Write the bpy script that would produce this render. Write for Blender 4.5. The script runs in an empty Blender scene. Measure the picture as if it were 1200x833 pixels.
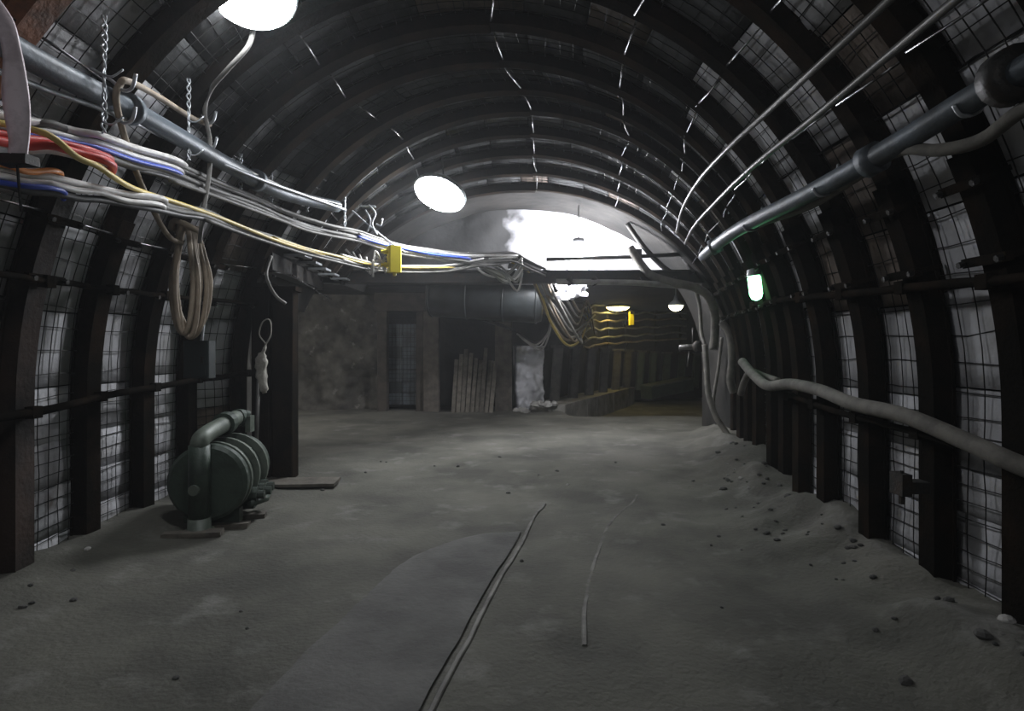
import bpy, bmesh, math, random
from mathutils import Vector, noise
R = random.Random(7)
C = bpy.context.scene.collection
scene = bpy.context.scene
PI = math.pi

# ------------------------------------------------------------------ camera, world, exposure
F, HZ, EYE = 700.0, 405.0, 1.6           # focal length in pixels (1200 wide), horizon row, eye height
cam_d = bpy.data.cameras.new('camera'); cam = bpy.data.objects.new('camera', cam_d); C.objects.link(cam)
cam.location = (0, 0, EYE); cam.rotation_euler = (PI/2, 0, 0)
cam_d.sensor_width = 36.0; cam_d.lens = 36.0*F/1200.0; cam_d.shift_y = -(416.5-HZ)/1200.0
cam_d.clip_start = 0.05; cam_d.clip_end = 100
scene.camera = cam
w = bpy.data.worlds.new('world'); scene.world = w; w.use_nodes = True
w.node_tree.nodes['Background'].inputs[0].default_value = (0, 0, 0, 1)
w.node_tree.nodes['Background'].inputs[1].default_value = 0.0
vs = scene.view_settings
vs.view_transform = 'Standard'; vs.look = 'None'; vs.gamma = 1.0; vs.use_curve_mapping = False
vs.exposure = 0.30
scene.cycles.max_bounces = 6; scene.cycles.diffuse_bounces = 4; scene.cycles.glossy_bounces = 2
LAMP_NEAR, LAMP_MID, LAMP_FAR, FILL_BEHIND, FILL_SIDE = 46.0, 85.0, 165.0, 32.0, 120.0     # lens radiances: three gallery lamps, then two added fill lamps
HAZE = 0.0038

def at(px, py, d):
    """a point seen at photo pixel (px, py) standing d metres down the gallery"""
    return Vector(((px-600.0)*d/F, d, EYE+(HZ-py)*d/F))

# ------------------------------------------------------------------ helpers
ORG = {}
def tag(o, label=None, cat=None, group=None, kind=None):
    if label: o['label'] = label
    if cat: o['category'] = cat
    if group: o['group'] = group
    if kind: o['kind'] = kind
    return o
def thing(name, loc, label, cat, group=None):
    o = bpy.data.objects.new(name, None); C.objects.link(o); o.empty_display_size = 0.1
    o.location = loc; ORG[o] = Vector(loc)
    return tag(o, label, cat, group)

class MB:
    def __init__(s): s.v = []; s.f = []
    def add(s, vs, fs):
        n = len(s.v); s.v += [Vector(p) for p in vs]; s.f += [tuple(i+n for i in f) for f in fs]; return s
    def box(s, c, size, x=(1,0,0), y=(0,1,0), z=(0,0,1), jit=0.0, ch=0.0):
        x, y, z = Vector(x), Vector(y), Vector(z); c = Vector(c)
        hx, hy, hz = size[0]/2, size[1]/2, size[2]/2
        if ch <= 0:
            vs = [c+x*a*hx+y*b*hy+z*d*hz for d in (-1,1) for a, b in ((-1,-1),(1,-1),(1,1),(-1,1))]
            if jit: vs = [p+Vector((R.uniform(-jit,jit) for _ in range(3))) for p in vs]
            return s.add(vs, [(3,2,1,0),(4,5,6,7),(0,1,5,4),(1,2,6,5),(2,3,7,6),(3,0,4,7)])
        # chamfered along its long edges: an octagonal prism along z
        q = [(-hx+ch,-hy),(hx-ch,-hy),(hx,-hy+ch),(hx,hy-ch),(hx-ch,hy),(-hx+ch,hy),(-hx,hy-ch),(-hx,-hy+ch)]
        vs = [c+x*a+y*b+z*d*hz for d in (-1,1) for a, b in q]
        if jit: vs = [p+Vector((R.uniform(-jit,jit) for _ in range(3))) for p in vs]
        fs = [tuple(range(7,-1,-1)), tuple(range(8,16))]+[(i,(i+1)%8,8+(i+1)%8,8+i) for i in range(8)]
        return s.add(vs, fs)
    def bar(s, a, b, wx, wy, up=(0,0,1), jit=0.0, ch=0.0):
        a, b = Vector(a), Vector(b); z = (b-a); L = z.length; z.normalize()
        u = Vector(up)
        if abs(u.dot(z)) > .95: u = Vector((0,1,0)) if abs(z.y) < .9 else Vector((1,0,0))
        x = u.cross(z).normalized(); y = z.cross(x)
        return s.box((a+b)/2, (wx, wy, L), x, y, z, jit, ch)
    def tube(s, pts, r, n=8, cap=True, smooth=0, closed=False):
        pts = [Vector(p) for p in pts]
        if smooth: pts = spline(pts, smooth)
        rr = r if isinstance(r, (list, tuple)) else [r]*len(pts)
        if len(rr) != len(pts): rr = [rr[min(int(i*len(rr)/len(pts)), len(rr)-1)] for i in range(len(pts))]
        base = len(s.v); m = len(pts); prev = None
        for i, p in enumerate(pts):
            t = pts[min(i+1,m-1)]-pts[max(i-1,0)]
            if t.length < 1e-9: t = Vector((0,0,1))
            t.normalize()
            if prev is None:
                u = Vector((0,0,1)) if abs(t.z) < .9 else Vector((1,0,0))
                x = u.cross(t).normalized()
            else:
                x = prev - t*prev.dot(t)
                x = x.normalized() if x.length > 1e-6 else t.orthogonal().normalized()
            prev = x; y = t.cross(x)
            for k in range(n):
                a = 2*PI*k/n
                s.v.append(p+(x*math.cos(a)+y*math.sin(a))*rr[i])
        for i in range(m-1):
            for k in range(n):
                k2 = (k+1)%n
                s.f.append((base+i*n+k, base+i*n+k2, base+(i+1)*n+k2, base+(i+1)*n+k))
        if cap:
            s.f.append(tuple(base+k for k in range(n-1,-1,-1))); s.f.append(tuple(base+(m-1)*n+k for k in range(n)))
        return s
    def lathe(s, c, axis, prof, n=24):
        """prof: (distance along the axis, radius)"""
        c = Vector(c); t = Vector(axis).normalized(); x = t.orthogonal().normalized(); y = t.cross(x)
        base = len(s.v); m = len(prof)
        for d, r in prof:
            for k in range(n):
                a = 2*PI*k/n; s.v.append(c+t*d+(x*math.cos(a)+y*math.sin(a))*max(r,1e-4))
        for i in range(m-1):
            for k in range(n):
                k2 = (k+1)%n; s.f.append((base+i*n+k, base+i*n+k2, base+(i+1)*n+k2, base+(i+1)*n+k))
        s.f.append(tuple(base+k for k in range(n-1,-1,-1))); s.f.append(tuple(base+(m-1)*n+k for k in range(n)))
        return s
    def build(s, name, m, parent=None, smooth=False, origin=None):
        if parent is not None: o0 = ORG[parent]
        elif origin is not None: o0 = Vector(origin)
        else:
            xs = [p.x for p in s.v]; ys = [p.y for p in s.v]; zs = [p.z for p in s.v]
            o0 = Vector(((min(xs)+max(xs))/2, (min(ys)+max(ys))/2, min(zs)))
        me = bpy.data.meshes.new(name); me.from_pydata([tuple(p-o0) for p in s.v], [], s.f); me.validate()
        bm = bmesh.new(); bm.from_mesh(me); bmesh.ops.recalc_face_normals(bm, faces=bm.faces); bm.to_mesh(me); bm.free()
        if smooth: me.polygons.foreach_set('use_smooth', [True]*len(me.polygons))
        me.materials.append(m)
        o = bpy.data.objects.new(name, me); C.objects.link(o); ORG[o] = o0
        if parent is not None: o.parent = parent
        else: o.location = o0
        return o

def spline(p, k):
    """Catmull-Rom through p with k steps a span"""
    out = []; n = len(p)
    for i in range(n-1):
        a, b, c, d = p[max(i-1,0)], p[i], p[i+1], p[min(i+2,n-1)]
        for j in range(k):
            t = j/k
            out.append(0.5*((2*b)+(c-a)*t+(2*a-5*b+4*c-d)*t*t+(3*b-a-3*c+d)*t**3))
    out.append(p[-1].copy()); return out
def ss(x, a, b):
    t = max(0.0, min(1.0, (x-a)/(b-a))); return t*t*(3-2*t)

# ------------------------------------------------------------------ materials
def mat(name, col, rough=0.8, metal=0.0, col2=None, scale=6.0, lo=.4, hi=.6, bump=0.0, bscale=40.0, rnd=0.0, detail=6.0, spec=0.5, col3=None, scale3=1.5, lo3=.5, hi3=.7):
    m = bpy.data.materials.new(name); m.use_nodes = True; nt = m.node_tree; N = nt.nodes; L = nt.links
    b = N['Principled BSDF']; b.inputs['Roughness'].default_value = rough; b.inputs['Metallic'].default_value = metal
    b.inputs['Specular IOR Level'].default_value = spec
    b.inputs['Base Color'].default_value = (*col, 1)
    geo = N.new('ShaderNodeNewGeometry'); last = None
    def layer(prev, c1, c2, sc, l, h):
        nz = N.new('ShaderNodeTexNoise'); nz.inputs['Scale'].default_value = sc; nz.inputs['Detail'].default_value = detail
        nz.inputs['Roughness'].default_value = 0.6
        L.new(geo.outputs['Position'], nz.inputs['Vector'])
        mr = N.new('ShaderNodeMapRange'); mr.inputs[1].default_value = l; mr.inputs[2].default_value = h
        L.new(nz.outputs['Fac'], mr.inputs[0])
        mx = N.new('ShaderNodeMix'); mx.data_type = 'RGBA'; L.new(mr.outputs[0], mx.inputs[0])
        if prev is None: mx.inputs[6].default_value = (*c1, 1)
        else: L.new(prev, mx.inputs[6])
        mx.inputs[7].default_value = (*c2, 1)
        return mx.outputs[2]
    if col2: last = layer(None, col, col2, scale, lo, hi)
    if col3: last = layer(last, col, col3, scale3, lo3, hi3)
    if rnd:
        oi = N.new('ShaderNodeObjectInfo'); mr = N.new('ShaderNodeMapRange')
        mr.inputs[3].default_value = 1-rnd; mr.inputs[4].default_value = 1+rnd*.5
        L.new(oi.outputs['Random'], mr.inputs[0])
        hs = N.new('ShaderNodeHueSaturation'); L.new(mr.outputs[0], hs.inputs['Value'])
        if last is None: hs.inputs['Color'].default_value = (*col, 1)
        else: L.new(last, hs.inputs['Color'])
        last = hs.outputs['Color']
    if last is not None: L.new(last, b.inputs['Base Color'])
    if bump:
        nz = N.new('ShaderNodeTexNoise'); nz.inputs['Scale'].default_value = bscale; nz.inputs['Detail'].default_value = 5
        L.new(geo.outputs['Position'], nz.inputs['Vector'])
        bp = N.new('ShaderNodeBump'); bp.inputs['Strength'].default_value = bump; bp.inputs['Distance'].default_value = 0.02
        L.new(nz.outputs['Fac'], bp.inputs['Height']); L.new(bp.outputs[0], b.inputs['Normal'])
    return m
def emit(name, col, strength):
    m = bpy.data.materials.new(name); m.use_nodes = True; nt = m.node_tree
    b = nt.nodes['Principled BSDF']; b.inputs['Base Color'].default_value = (.8,.8,.8,1)
    b.inputs['Emission Color'].default_value = (*col, 1); b.inputs['Emission Strength'].default_value = strength
    return m
M = {}
M['arch'] = mat('arch_steel', (.012,.011,.0095), .85, .0, (.026,.018,.013), 3.0, .45, .7, .35, 30, rnd=.25, spec=.0)
M['arch_dull'] = mat('dull_rust_arch_steel', (.050,.030,.022), .8, .0, (.016,.013,.011), 2.2, .4, .62, .35, 30)
M['arch_rust'] = mat('rusty_arch_steel', (.30,.115,.055), .7, .0, (.10,.05,.03), 5.0, .42, .68, .35, 30)
M['steel_dark'] = mat('dark_steel', (.025,.024,.022), .55, .3, (.05,.035,.025), 8, .5, .7, .2, 60)
M['wire'] = mat('mesh_wire', (.02,.019,.018), .6, .2)
M['shiny'] = mat('shiny_rod', (.30,.30,.31), .35, 1.0, (.05,.045,.04), 7, .42, .58)
M['galv'] = mat('galvanised_wire', (.42,.44,.46), .45, .6)
M['lag'] = mat('lagging_sheet', (.55,.55,.575), .85, 0, (.36,.35,.345), 2.6, .45, .72, .35, 22, rnd=.3, col3=(.12,.09,.07), scale3=1.7, lo3=.62, hi3=.74)
M['lag_brown'] = mat('stained_lagging', (.16,.125,.10), .9, 0, (.08,.065,.055), 3, .4, .65, .3, 20)
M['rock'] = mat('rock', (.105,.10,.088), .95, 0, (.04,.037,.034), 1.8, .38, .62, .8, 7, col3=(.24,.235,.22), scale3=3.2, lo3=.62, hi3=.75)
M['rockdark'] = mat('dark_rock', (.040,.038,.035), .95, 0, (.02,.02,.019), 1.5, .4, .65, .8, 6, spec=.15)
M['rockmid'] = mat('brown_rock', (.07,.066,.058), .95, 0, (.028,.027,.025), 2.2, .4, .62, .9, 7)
M['white'] = mat('white_shotcrete', (.72,.72,.76), .8, 0, (.45,.45,.47), 2.2, .5, .75, .5, 12)
def blend_x(name, c0, c1, x0, x1):
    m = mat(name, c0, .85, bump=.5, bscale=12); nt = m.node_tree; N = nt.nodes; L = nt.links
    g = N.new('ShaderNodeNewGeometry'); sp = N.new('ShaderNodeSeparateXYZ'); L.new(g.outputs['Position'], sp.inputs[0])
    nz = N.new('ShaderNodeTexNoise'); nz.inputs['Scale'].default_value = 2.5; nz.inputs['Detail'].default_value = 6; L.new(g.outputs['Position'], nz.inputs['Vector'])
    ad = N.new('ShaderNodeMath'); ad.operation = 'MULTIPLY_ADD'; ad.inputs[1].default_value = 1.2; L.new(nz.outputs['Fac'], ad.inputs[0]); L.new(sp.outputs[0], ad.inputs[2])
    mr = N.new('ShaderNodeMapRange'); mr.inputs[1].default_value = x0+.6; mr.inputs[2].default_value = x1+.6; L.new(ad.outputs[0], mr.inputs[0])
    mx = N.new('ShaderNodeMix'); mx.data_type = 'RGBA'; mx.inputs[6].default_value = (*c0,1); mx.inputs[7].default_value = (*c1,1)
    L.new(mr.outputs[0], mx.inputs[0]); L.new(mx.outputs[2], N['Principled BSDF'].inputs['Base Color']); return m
M['headwall'] = blend_x('dark_to_white_headwall', (.06,.06,.06), (.75,.75,.79), -.15, .35)  # dark on the left, blending to white before the lamp
M['lag_dark'] = mat('dark_lagging', (.085,.087,.088), .9, 0, (.045,.045,.045), 2.6, .42, .66, .35, 22, rnd=.35, col3=(.2,.2,.205), scale3=1.4, lo3=.62, hi3=.78, spec=.15)  # darker lagging for the slabs of the middle ceiling
M['floor'] = mat('packed_dirt', (.126,.123,.102), .92, 0, (.063,.062,.052), .9, .38, .62, .6, 30, detail=10, col3=(.21,.205,.19), scale3=2.3, lo3=.56, hi3=.80)
M['concrete'] = mat('worn_concrete', (.132,.129,.122), .92, 0, (.075,.073,.069), 1.6, .38, .62, .5, 30, detail=10)
M['kerb'] = mat('dusty_kerb_concrete', (.24,.23,.205), .92, 0, (.13,.125,.11), 2.4, .4, .65, .5, 24)
M['stone'] = mat('loose_stone', (.10,.097,.09), .95, 0, (.05,.05,.047), 6, .4, .6, .5, 30, rnd=.4)
M['palestone'] = mat('pale_stone', (.42,.41,.39), .9, 0, (.25,.245,.23), 6, .4, .6, .4, 30)
M['rail'] = mat('worn_rail', (.15,.145,.13), .7, .2, (.07,.065,.058), 5, .4, .6)
M['pipe'] = mat('blue_grey_pipe', (.095,.115,.135), .5, .2, (.05,.055,.06), 4, .45, .7, .15, 40)
M['conduit'] = mat('grey_conduit', (.13,.127,.12), .4, .4, (.07,.066,.06), 5, .45, .7)
M['hose'] = mat('dusty_hose', (.155,.145,.125), .85, 0, (.085,.08,.07), 7, .4, .65, .15, 60)
M['hose_tan'] = mat('tan_hose', (.33,.27,.20), .7, 0, (.22,.17,.12), 6, .4, .65)
M['greycable'] = mat('grey_cable', (.33,.32,.30), .6, 0, (.17,.16,.15), 5, .4, .7)
M['shaded_cable'] = mat('shaded_grey_cable', (.15,.145,.135), .65, 0, (.08,.077,.07), 5, .4, .7)  # greyed down: the bundle's under-lit stretch is put into the colour
M['darkcable'] = mat('dark_cable', (.035,.035,.036), .55, 0, (.09,.085,.08), 5, .5, .7)
M['whitecable'] = mat('white_cable', (.70,.68,.66), .5, 0, (.45,.42,.38), 5, .5, .7)
M['red'] = mat('red_cable', (.62,.05,.04), .5)
M['blue'] = mat('blue_cable', (.05,.10,.55), .5)
M['yellowcable'] = mat('yellow_cable', (.72,.55,.16), .5, 0, (.5,.4,.18), 5, .5, .7)
M['orange'] = mat('orange_cable', (.75,.27,.06), .5)
M['pink'] = mat('mauve_strap', (.85,.73,.77), .6, 0, (.66,.55,.58), 12, .45, .6)
M['green'] = mat('green_paint', (.050,.072,.055), .5, .1, (.028,.036,.03), 5, .45, .7, .15, 40)
M['greenlight'] = mat('worn_green_paint', (.14,.165,.135), .5, .1, (.07,.085,.07), 6, .45, .65)
M['yellow'] = mat('yellow_box_paint', (.80,.66,.03), .5)
M['timber'] = mat('dark_timber', (.055,.045,.036), .85, 0, (.028,.024,.02), 5, .4, .65, .4, 25)
M['timber2'] = mat('dusty_timber', (.115,.10,.085), .9, 0, (.06,.053,.045), 5, .4, .65, .4, 25)
M['plank'] = mat('grey_plank', (.16,.145,.12), .85, 0, (.085,.075,.062), 7, .4, .65, .3, 30, rnd=.35)
M['box'] = mat('dark_box_paint', (.022,.030,.031), .5, .1)
M['rag'] = mat('pale_rag', (.46,.44,.39), .95, 0, (.3,.28,.25), 14, .4, .65, .4, 50)
M['housing'] = mat('lamp_housing', (.30,.31,.32), .5, .4)
M['prop'] = mat('grey_prop', (.075,.07,.062), .75, .1, (.035,.033,.03), 5, .4, .65)
M['duct'] = mat('dark_duct_steel', (.028,.033,.034), .45, .3, (.016,.018,.018), 3, .4, .65, .1, 20)
M['lens_near'] = emit('lamp_lens_near', (.93,.96,1.0), LAMP_NEAR)
M['lens_mid'] = emit('lamp_lens_mid', (.93,.96,1.0), LAMP_MID)
M['lens_far'] = emit('lamp_lens_far', (.93,.94,1.0), LAMP_FAR)
M['lens_fill_side'] = emit('fill_lamp_lens_side', (1.0,.97,.92), FILL_SIDE)
M['lens_fill_behind'] = emit('fill_lamp_lens_behind', (.93,.96,1.0), FILL_BEHIND)
M['lens_yellow'] = emit('lamp_lens_yellow', (1.0,.80,.25), 14.0)
M['lens_warm'] = emit('lamp_lens_warm', (1.0,.92,.55), 12.0)
M['lens_green'] = emit('lamp_lens_green', (.25,1.0,.45), 9.0)

ORD = ['first','second','third','fourth','fifth','sixth','seventh','eighth','ninth','tenth','eleventh','twelfth','thirteenth','fourteenth','fifteenth']

# ------------------------------------------------------------------ the gallery's arch line: (left x, left y, right x, right y)
ARCH = [(-3.25,-2.7,2.6,-2.7), (-3.25,-1.95,2.6,-1.95), (-3.25,-1.2,2.6,-1.2), (-3.25,-.45,2.6,-.45), (-3.25,.3,2.6,.3), (-3.25,1.0,2.6,1.0),
        (-3.25,1.7,2.6,1.72), (-3.25,2.45,2.6,2.42), (-3.25,3.2,2.6,3.1), (-3.26,4.0,2.6,3.75), (-3.36,4.8,2.6,4.42), (-3.37,5.55,2.63,5.1),
        (-3.34,6.25,2.74,5.78), (-3.10,6.9,2.90,6.45),
        (-2.95,7.45,3.05,7.1), (-3.05,8.1,3.18,7.85), (-3.15,8.75,3.36,8.6), (-3.25,9.4,3.52,9.3), (-3.3,10.05,3.68,10.0)]
NOPEN = 14                       # arches from here on end on the beam over the side gallery
SPRING, CROWN = 1.2, 4.4
CRN = [4.4]*15+[4.37,4.32,4.25,4.17]
NS = 64
def outline(k):
    """polyline of arch k from left foot to right foot: list of (point, outward normal)"""
    xl, yl, xr, yr = ARCH[k]
    a = (xr-xl)/2; cx = (xl+xr)/2; b = CRN[k]-SPRING
    raw = []
    nl = 10
    for i in range(nl): raw.append((-a, SPRING*i/nl-.12*(1-i/nl)))
    ne = NS-2*nl
    for i in range(ne+1):
        t = PI-PI*i/ne; raw.append((a*math.cos(t), SPRING+b*math.sin(t)))
    for i in range(nl-1,-1,-1): raw.append((a, SPRING*i/nl-.12*(1-i/nl)))
    out = []
    for i, (x, z) in enumerate(raw):
        p0, p1 = raw[max(i-1,0)], raw[min(i+1,len(raw)-1)]
        tx, tz = p1[0]-p0[0], p1[1]-p0[1]; l = math.hypot(tx,tz); nx, nz = -tz/l, tx/l
        f = (x+a)/(2*a); d = Vector(((xr-xl), (yr-yl), 0)).normalized()
        out.append((Vector((cx+x, yl+(yr-yl)*f, z)), Vector((nx*d.x, nx*d.y, nz)).normalized()))
    return out
OUT = [outline(k) for k in range(len(ARCH))]
NP = len(OUT[0])
def S(k, s, t, d=0.0):
    """the gallery surface between arch k and k+1: s in points along the arch, t across the bay, d outwards"""
    i = min(int(s), NP-2); f = s-i
    def c(j):
        (p, n), (q, m) = OUT[j][i], OUT[j][i+1]
        return p.lerp(q, f), n.lerp(m, f).normalized()
    if t <= 0: p, n = c(k)
    elif t >= 1: p, n = c(k+1)
    else:
        (p, n), (q, m) = c(k), c(k+1); p = p.lerp(q, t); n = n.lerp(m, t).normalized()
    return p+n*d
def s_at_height(k, h, side):
    rng = range(NP) if side < 0 else range(NP-1,-1,-1)
    prev = None
    for i in rng:
        if OUT[k][i][0].z >= h:
            if prev is None: return float(i)
            z0, z1 = OUT[k][prev][0].z, OUT[k][i][0].z
            f = (h-z0)/(z1-z0) if z1 > z0 else 0
            return prev+(i-prev)*f
        prev = i

# ------------------------------------------------------------------ floor
def wall_x(y):
    """half-open floor limits by depth: left and right wall x"""
    def ip(pts):
        if y <= pts[0][0]: return pts[0][1]
        for (a, b), (c, d) in zip(pts, pts[1:]):
            if y <= c: return b+(d-b)*(y-a)/(c-a)
        return pts[-1][1]
    l = ip([(-3,-3.25),(4,-3.26),(5.5,-3.37),(6.3,-3.34),(7.4,-2.95),(7.6,-9),(30,-9)])
    r = ip([(-3,2.6),(5,2.6),(6.45,2.9),(10,3.68),(17,5.6),(24,9)])
    return l, r
def floor_z(x, y):
    l, r = wall_x(y)
    z = 0.035*noise.noise(Vector((x*.7, y*.7, 0)))+0.012*noise.noise(Vector((x*3, y*3, 4)))+.006*noise.noise(Vector((x*9, y*9, 8)))
    fade = ss(y, 1.5, 3.5)*.6+.4
    dr = r-x
    if y < 11: z += .20*(1-ss(dr, 0.0, .95))*fade*(1+.9*noise.noise(Vector((x*2, y*1.6, 2))))
    if y < 11: z += .045*noise.noise(Vector((x*5, y*5, 21)))*(1-ss(dr, .2, 1.3))
    dl = x-l
    if y < 7.4: z += .12*(1-ss(dl, 0.0, .8))*(1+.8*noise.noise(Vector((x*2, y*1.6, 5))))
    # track bed: rail strips lie flush, the bed left of them a little higher
    z -= .42*ss(y, 13.4, 15.6)*ss(x-(1.2+.0*y), 0, .35)
    return z
xs, ys = [], []
x = -9.2
while x < 9.4: xs.append(x); x += .075 if -3.6 < x < 4.0 else .2
y = -2.9
while y < 24: ys.append(y); y += .07 if 2.2 < y < 8 else (.12 if y < 12 else .25)
b = MB(); W = len(xs)
for yy in ys:
    for xx in xs: b.v.append(Vector((xx, yy, floor_z(xx, yy))))
for j in range(len(ys)-1):
    for i in range(W-1): b.f.append((j*W+i, j*W+i+1, (j+1)*W+i+1, (j+1)*W+i))
floor = tag(b.build('floor', M['floor'], None, True), 'packed grey dirt floor of the mine gallery', None, None, 'structure')

# paler concrete strip along the left of the rails, with a worn rounded end
def rail_x(y, which):
    # rail lines read off the floor
    pts = [[(2.62,-.345),(3.2,-.24),(4.0,-.10),(4.8,.07),(5.6,.21),(6.05,.33)], [(2.62,.35),(3.2,.39),(3.8,.475),(4.6,.66),(5.4,.90),(6.4,1.34)]][which]
    if y <= pts[0][0]: return pts[0][1]+(pts[1][1]-pts[0][1])/(pts[1][0]-pts[0][0])*(y-pts[0][0])
    P = pts
    for i in range(len(P)-1):
        if y <= P[i+1][0]:
            t = (y-P[i][0])/(P[i+1][0]-P[i][0])
            a, bb, c, d = P[max(i-1,0)][1], P[i][1], P[i+1][1], P[min(i+2,len(P)-1)][1]
            return .5*(2*bb+(c-a)*t+(2*a-5*bb+4*c-d)*t*t+(3*bb-a-3*c+d)*t**3)
    return P[-1][1]
b = MB(); rows = []
for j in range(60):
    yy = 1.0+(5.1-1.0)*j/59
    xr_ = rail_x(yy,0)-.05; wdt = (.80+.05*noise.noise(Vector((0,yy*2,3))))*(math.sqrt(max(0,1-((yy-4.35)/.75)**2)) if yy > 4.35 else 1)
    rows.append([(xr_-wdt*(1-i/8), yy) for i in range(9)])
for r_ in rows:
    for i, (xx, yy) in enumerate(r_):
        e = -.012 if i == 0 else .016
        b.v.append(Vector((xx, yy, floor_z(xx,yy)+e)))
for j in range(59):
    for i in range(8): b.f.append((j*9+i, j*9+i+1, (j+1)*9+i+1, (j+1)*9+i))
b.build('concrete_strip', M['concrete'], floor, True)
for which, (y0, y1) in enumerate(((.6,6.05),(3.2,6.4))):
    b = MB(); prof = [(-.016,-.05),(.016,-.05),(.016,.003),(.010,.009),(-.010,.009),(-.016,.003)]
    n = 70; base = 0
    for j in range(n):
        yy = y0+(y1-y0)*j/(n-1); xx = rail_x(yy, which); zz = floor_z(xx, yy)
        sink = .004 if which == 0 else .012*noise.noise(Vector((xx, yy*1.3, 9)))-.006
        for u, v in prof: b.v.append(Vector((xx+u, yy, zz+v+sink)))
    for j in range(n-1):
        for k in range(6): b.f.append((j*6+k, j*6+(k+1)%6, (j+1)*6+(k+1)%6, (j+1)*6+k))
    b.f.append(tuple(range(6))); b.f.append(tuple((n-1)*6+k for k in range(6)))
    tag(b.build('track_rail', M['rail']), ['long curving worn rail set in the floor beside the paler strip','half-buried rail curving towards the green lamp wall'][which], 'rail', 'sunken track rails')

# ------------------------------------------------------------------ wall and ceiling shells, lagging slabs, wire mesh
def shell(name, k0, k1, sa, sb, label):
    b = MB(); n = int(sb-sa)+1
    for k in range(k0, k1+1):
        for i in range(n):
            p, nn = OUT[k][int(sa)+i]
            q = p+nn*(.34+.05*noise.noise(p*1.7)); b.v.append(q)
    for j in range(k1-k0):
        for i in range(n-1): b.f.append((j*n+i, j*n+i+1, (j+1)*n+i+1, (j+1)*n+i))
    return tag(b.build(name, M['rockdark'], None, True), label, None, None, 'structure')
SL, SR = 18, NP-1-18            # where walls turn into ceiling along the arch
KL = NOPEN-1
wall_left = shell('wall_left', 0, KL, 0, SL, 'curved rock wall with pale meshed lagging along the pump side')
wall_right = shell('wall_right', 0, len(ARCH)-1, SR, NP-1, 'curved rock wall with pale meshed lagging along the green lamp side')
ceiling = shell('ceiling', 0, len(ARCH)-1, SL-4, SR, 'dark arched gallery ceiling with meshed lagging between steel arches')

def arc_len(k, i0, i1): return sum((OUT[k][i+1][0]-OUT[k][i][0]).length for i in range(i0, i1))
def slabs(owner, k, sa, sb, step=.44):
    L = arc_len(k, int(sa), int(sb)); n = max(1, round(L/step)); edges = [sa+(sb-sa)*i/n for i in range(n+1)]
    for i in range(1, n): edges[i] += R.uniform(-.35,.35)
    for i in range(n):
        e0, e1 = edges[i]+.03, edges[i+1]-.03
        b = MB(); d0 = R.uniform(.135,.15); bulge = R.uniform(.0,.025); tl = R.uniform(-.012,.012)
        nu, nv = 5, 4; top = []
        for j in range(nv):
            for q in range(nu):
                t = .02+.96*q/(nu-1); s_ = e0+(e1-e0)*j/(nv-1)
                d = d0-bulge*math.sin(PI*q/(nu-1))*math.sin(PI*(j+.5)/nv)+tl*(j/(nv-1)-.5)+R.uniform(-.004,.004)
                b.v.append(S(k, s_, t, d))
        m_ = len(b.v)
        for j in range(nv):
            for q in range(nu):
                t = .02+.96*q/(nu-1); b.v.append(S(k, e0+(e1-e0)*j/(nv-1), t, d0+.05))
        for j in range(nv-1):
            for q in range(nu-1):
                a = j*nu+q; b.f.append((a, a+1, a+1+nu, a+nu))
        ring = [q for q in range(nu)]+[j*nu+nu-1 for j in range(1,nv)]+[(nv-1)*nu+q for q in range(nu-2,-1,-1)]+[j*nu for j in range(nv-2,0,-1)]
        for a, c in zip(ring, ring[1:]+ring[:1]): b.f.append((c, a, a+m_, c+m_))
        brown = R.random() < .07
        b.build('lagging_slab', M['lag_brown'] if brown else (M['lag_dark'] if .30 < (e0+e1)/2/NP < .63 and k > 8 else M['lag']), owner, True)
def wires(owner, k, sa, sb):
    b = MB(); d = .116
    L = arc_len(k, int(sa), int(sb)); n = int(L/.125)
    wid = (OUT[k][int((sa+sb)/2)][0]-OUT[k+1][int((sa+sb)/2)][0]).length
    for i in range(n+1):
        s_ = sa+(sb-sa)*i/max(n,1)
        jj = R.uniform(-.12,.12); pts = [S(k, min(max(s_+jj*(q-1.5)/3+R.uniform(-.05,.05),0),NP-1.001), q/3, d+R.uniform(-.006,.006)) for q in range(4)]
        b.tube(pts, .0042, 3, False)
    m_ = max(3, int(wid/.11))
    for q in range(m_):
        t = (q+.5)/m_; ph = R.uniform(0,6)
        nn = max(2, int((sb-sa)*1.0))
        pts = [S(k, sa+(sb-sa)*j/nn, t+.012*math.sin(ph+j*.8), d-.006+R.uniform(-.004,.004)) for j in range(nn+1)]
        b.tube(pts, .0042, 3, False)
    tag(b.build('wire_mesh', M['wire'], owner), None, None, None, 'stuff')
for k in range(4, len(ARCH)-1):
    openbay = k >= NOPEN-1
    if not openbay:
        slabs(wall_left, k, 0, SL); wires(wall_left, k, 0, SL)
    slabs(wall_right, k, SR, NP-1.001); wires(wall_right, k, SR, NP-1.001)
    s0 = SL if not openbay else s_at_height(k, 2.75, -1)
    slabs(ceiling, k, s0, SR, .5); wires(ceiling, k, s0, SR)

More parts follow.
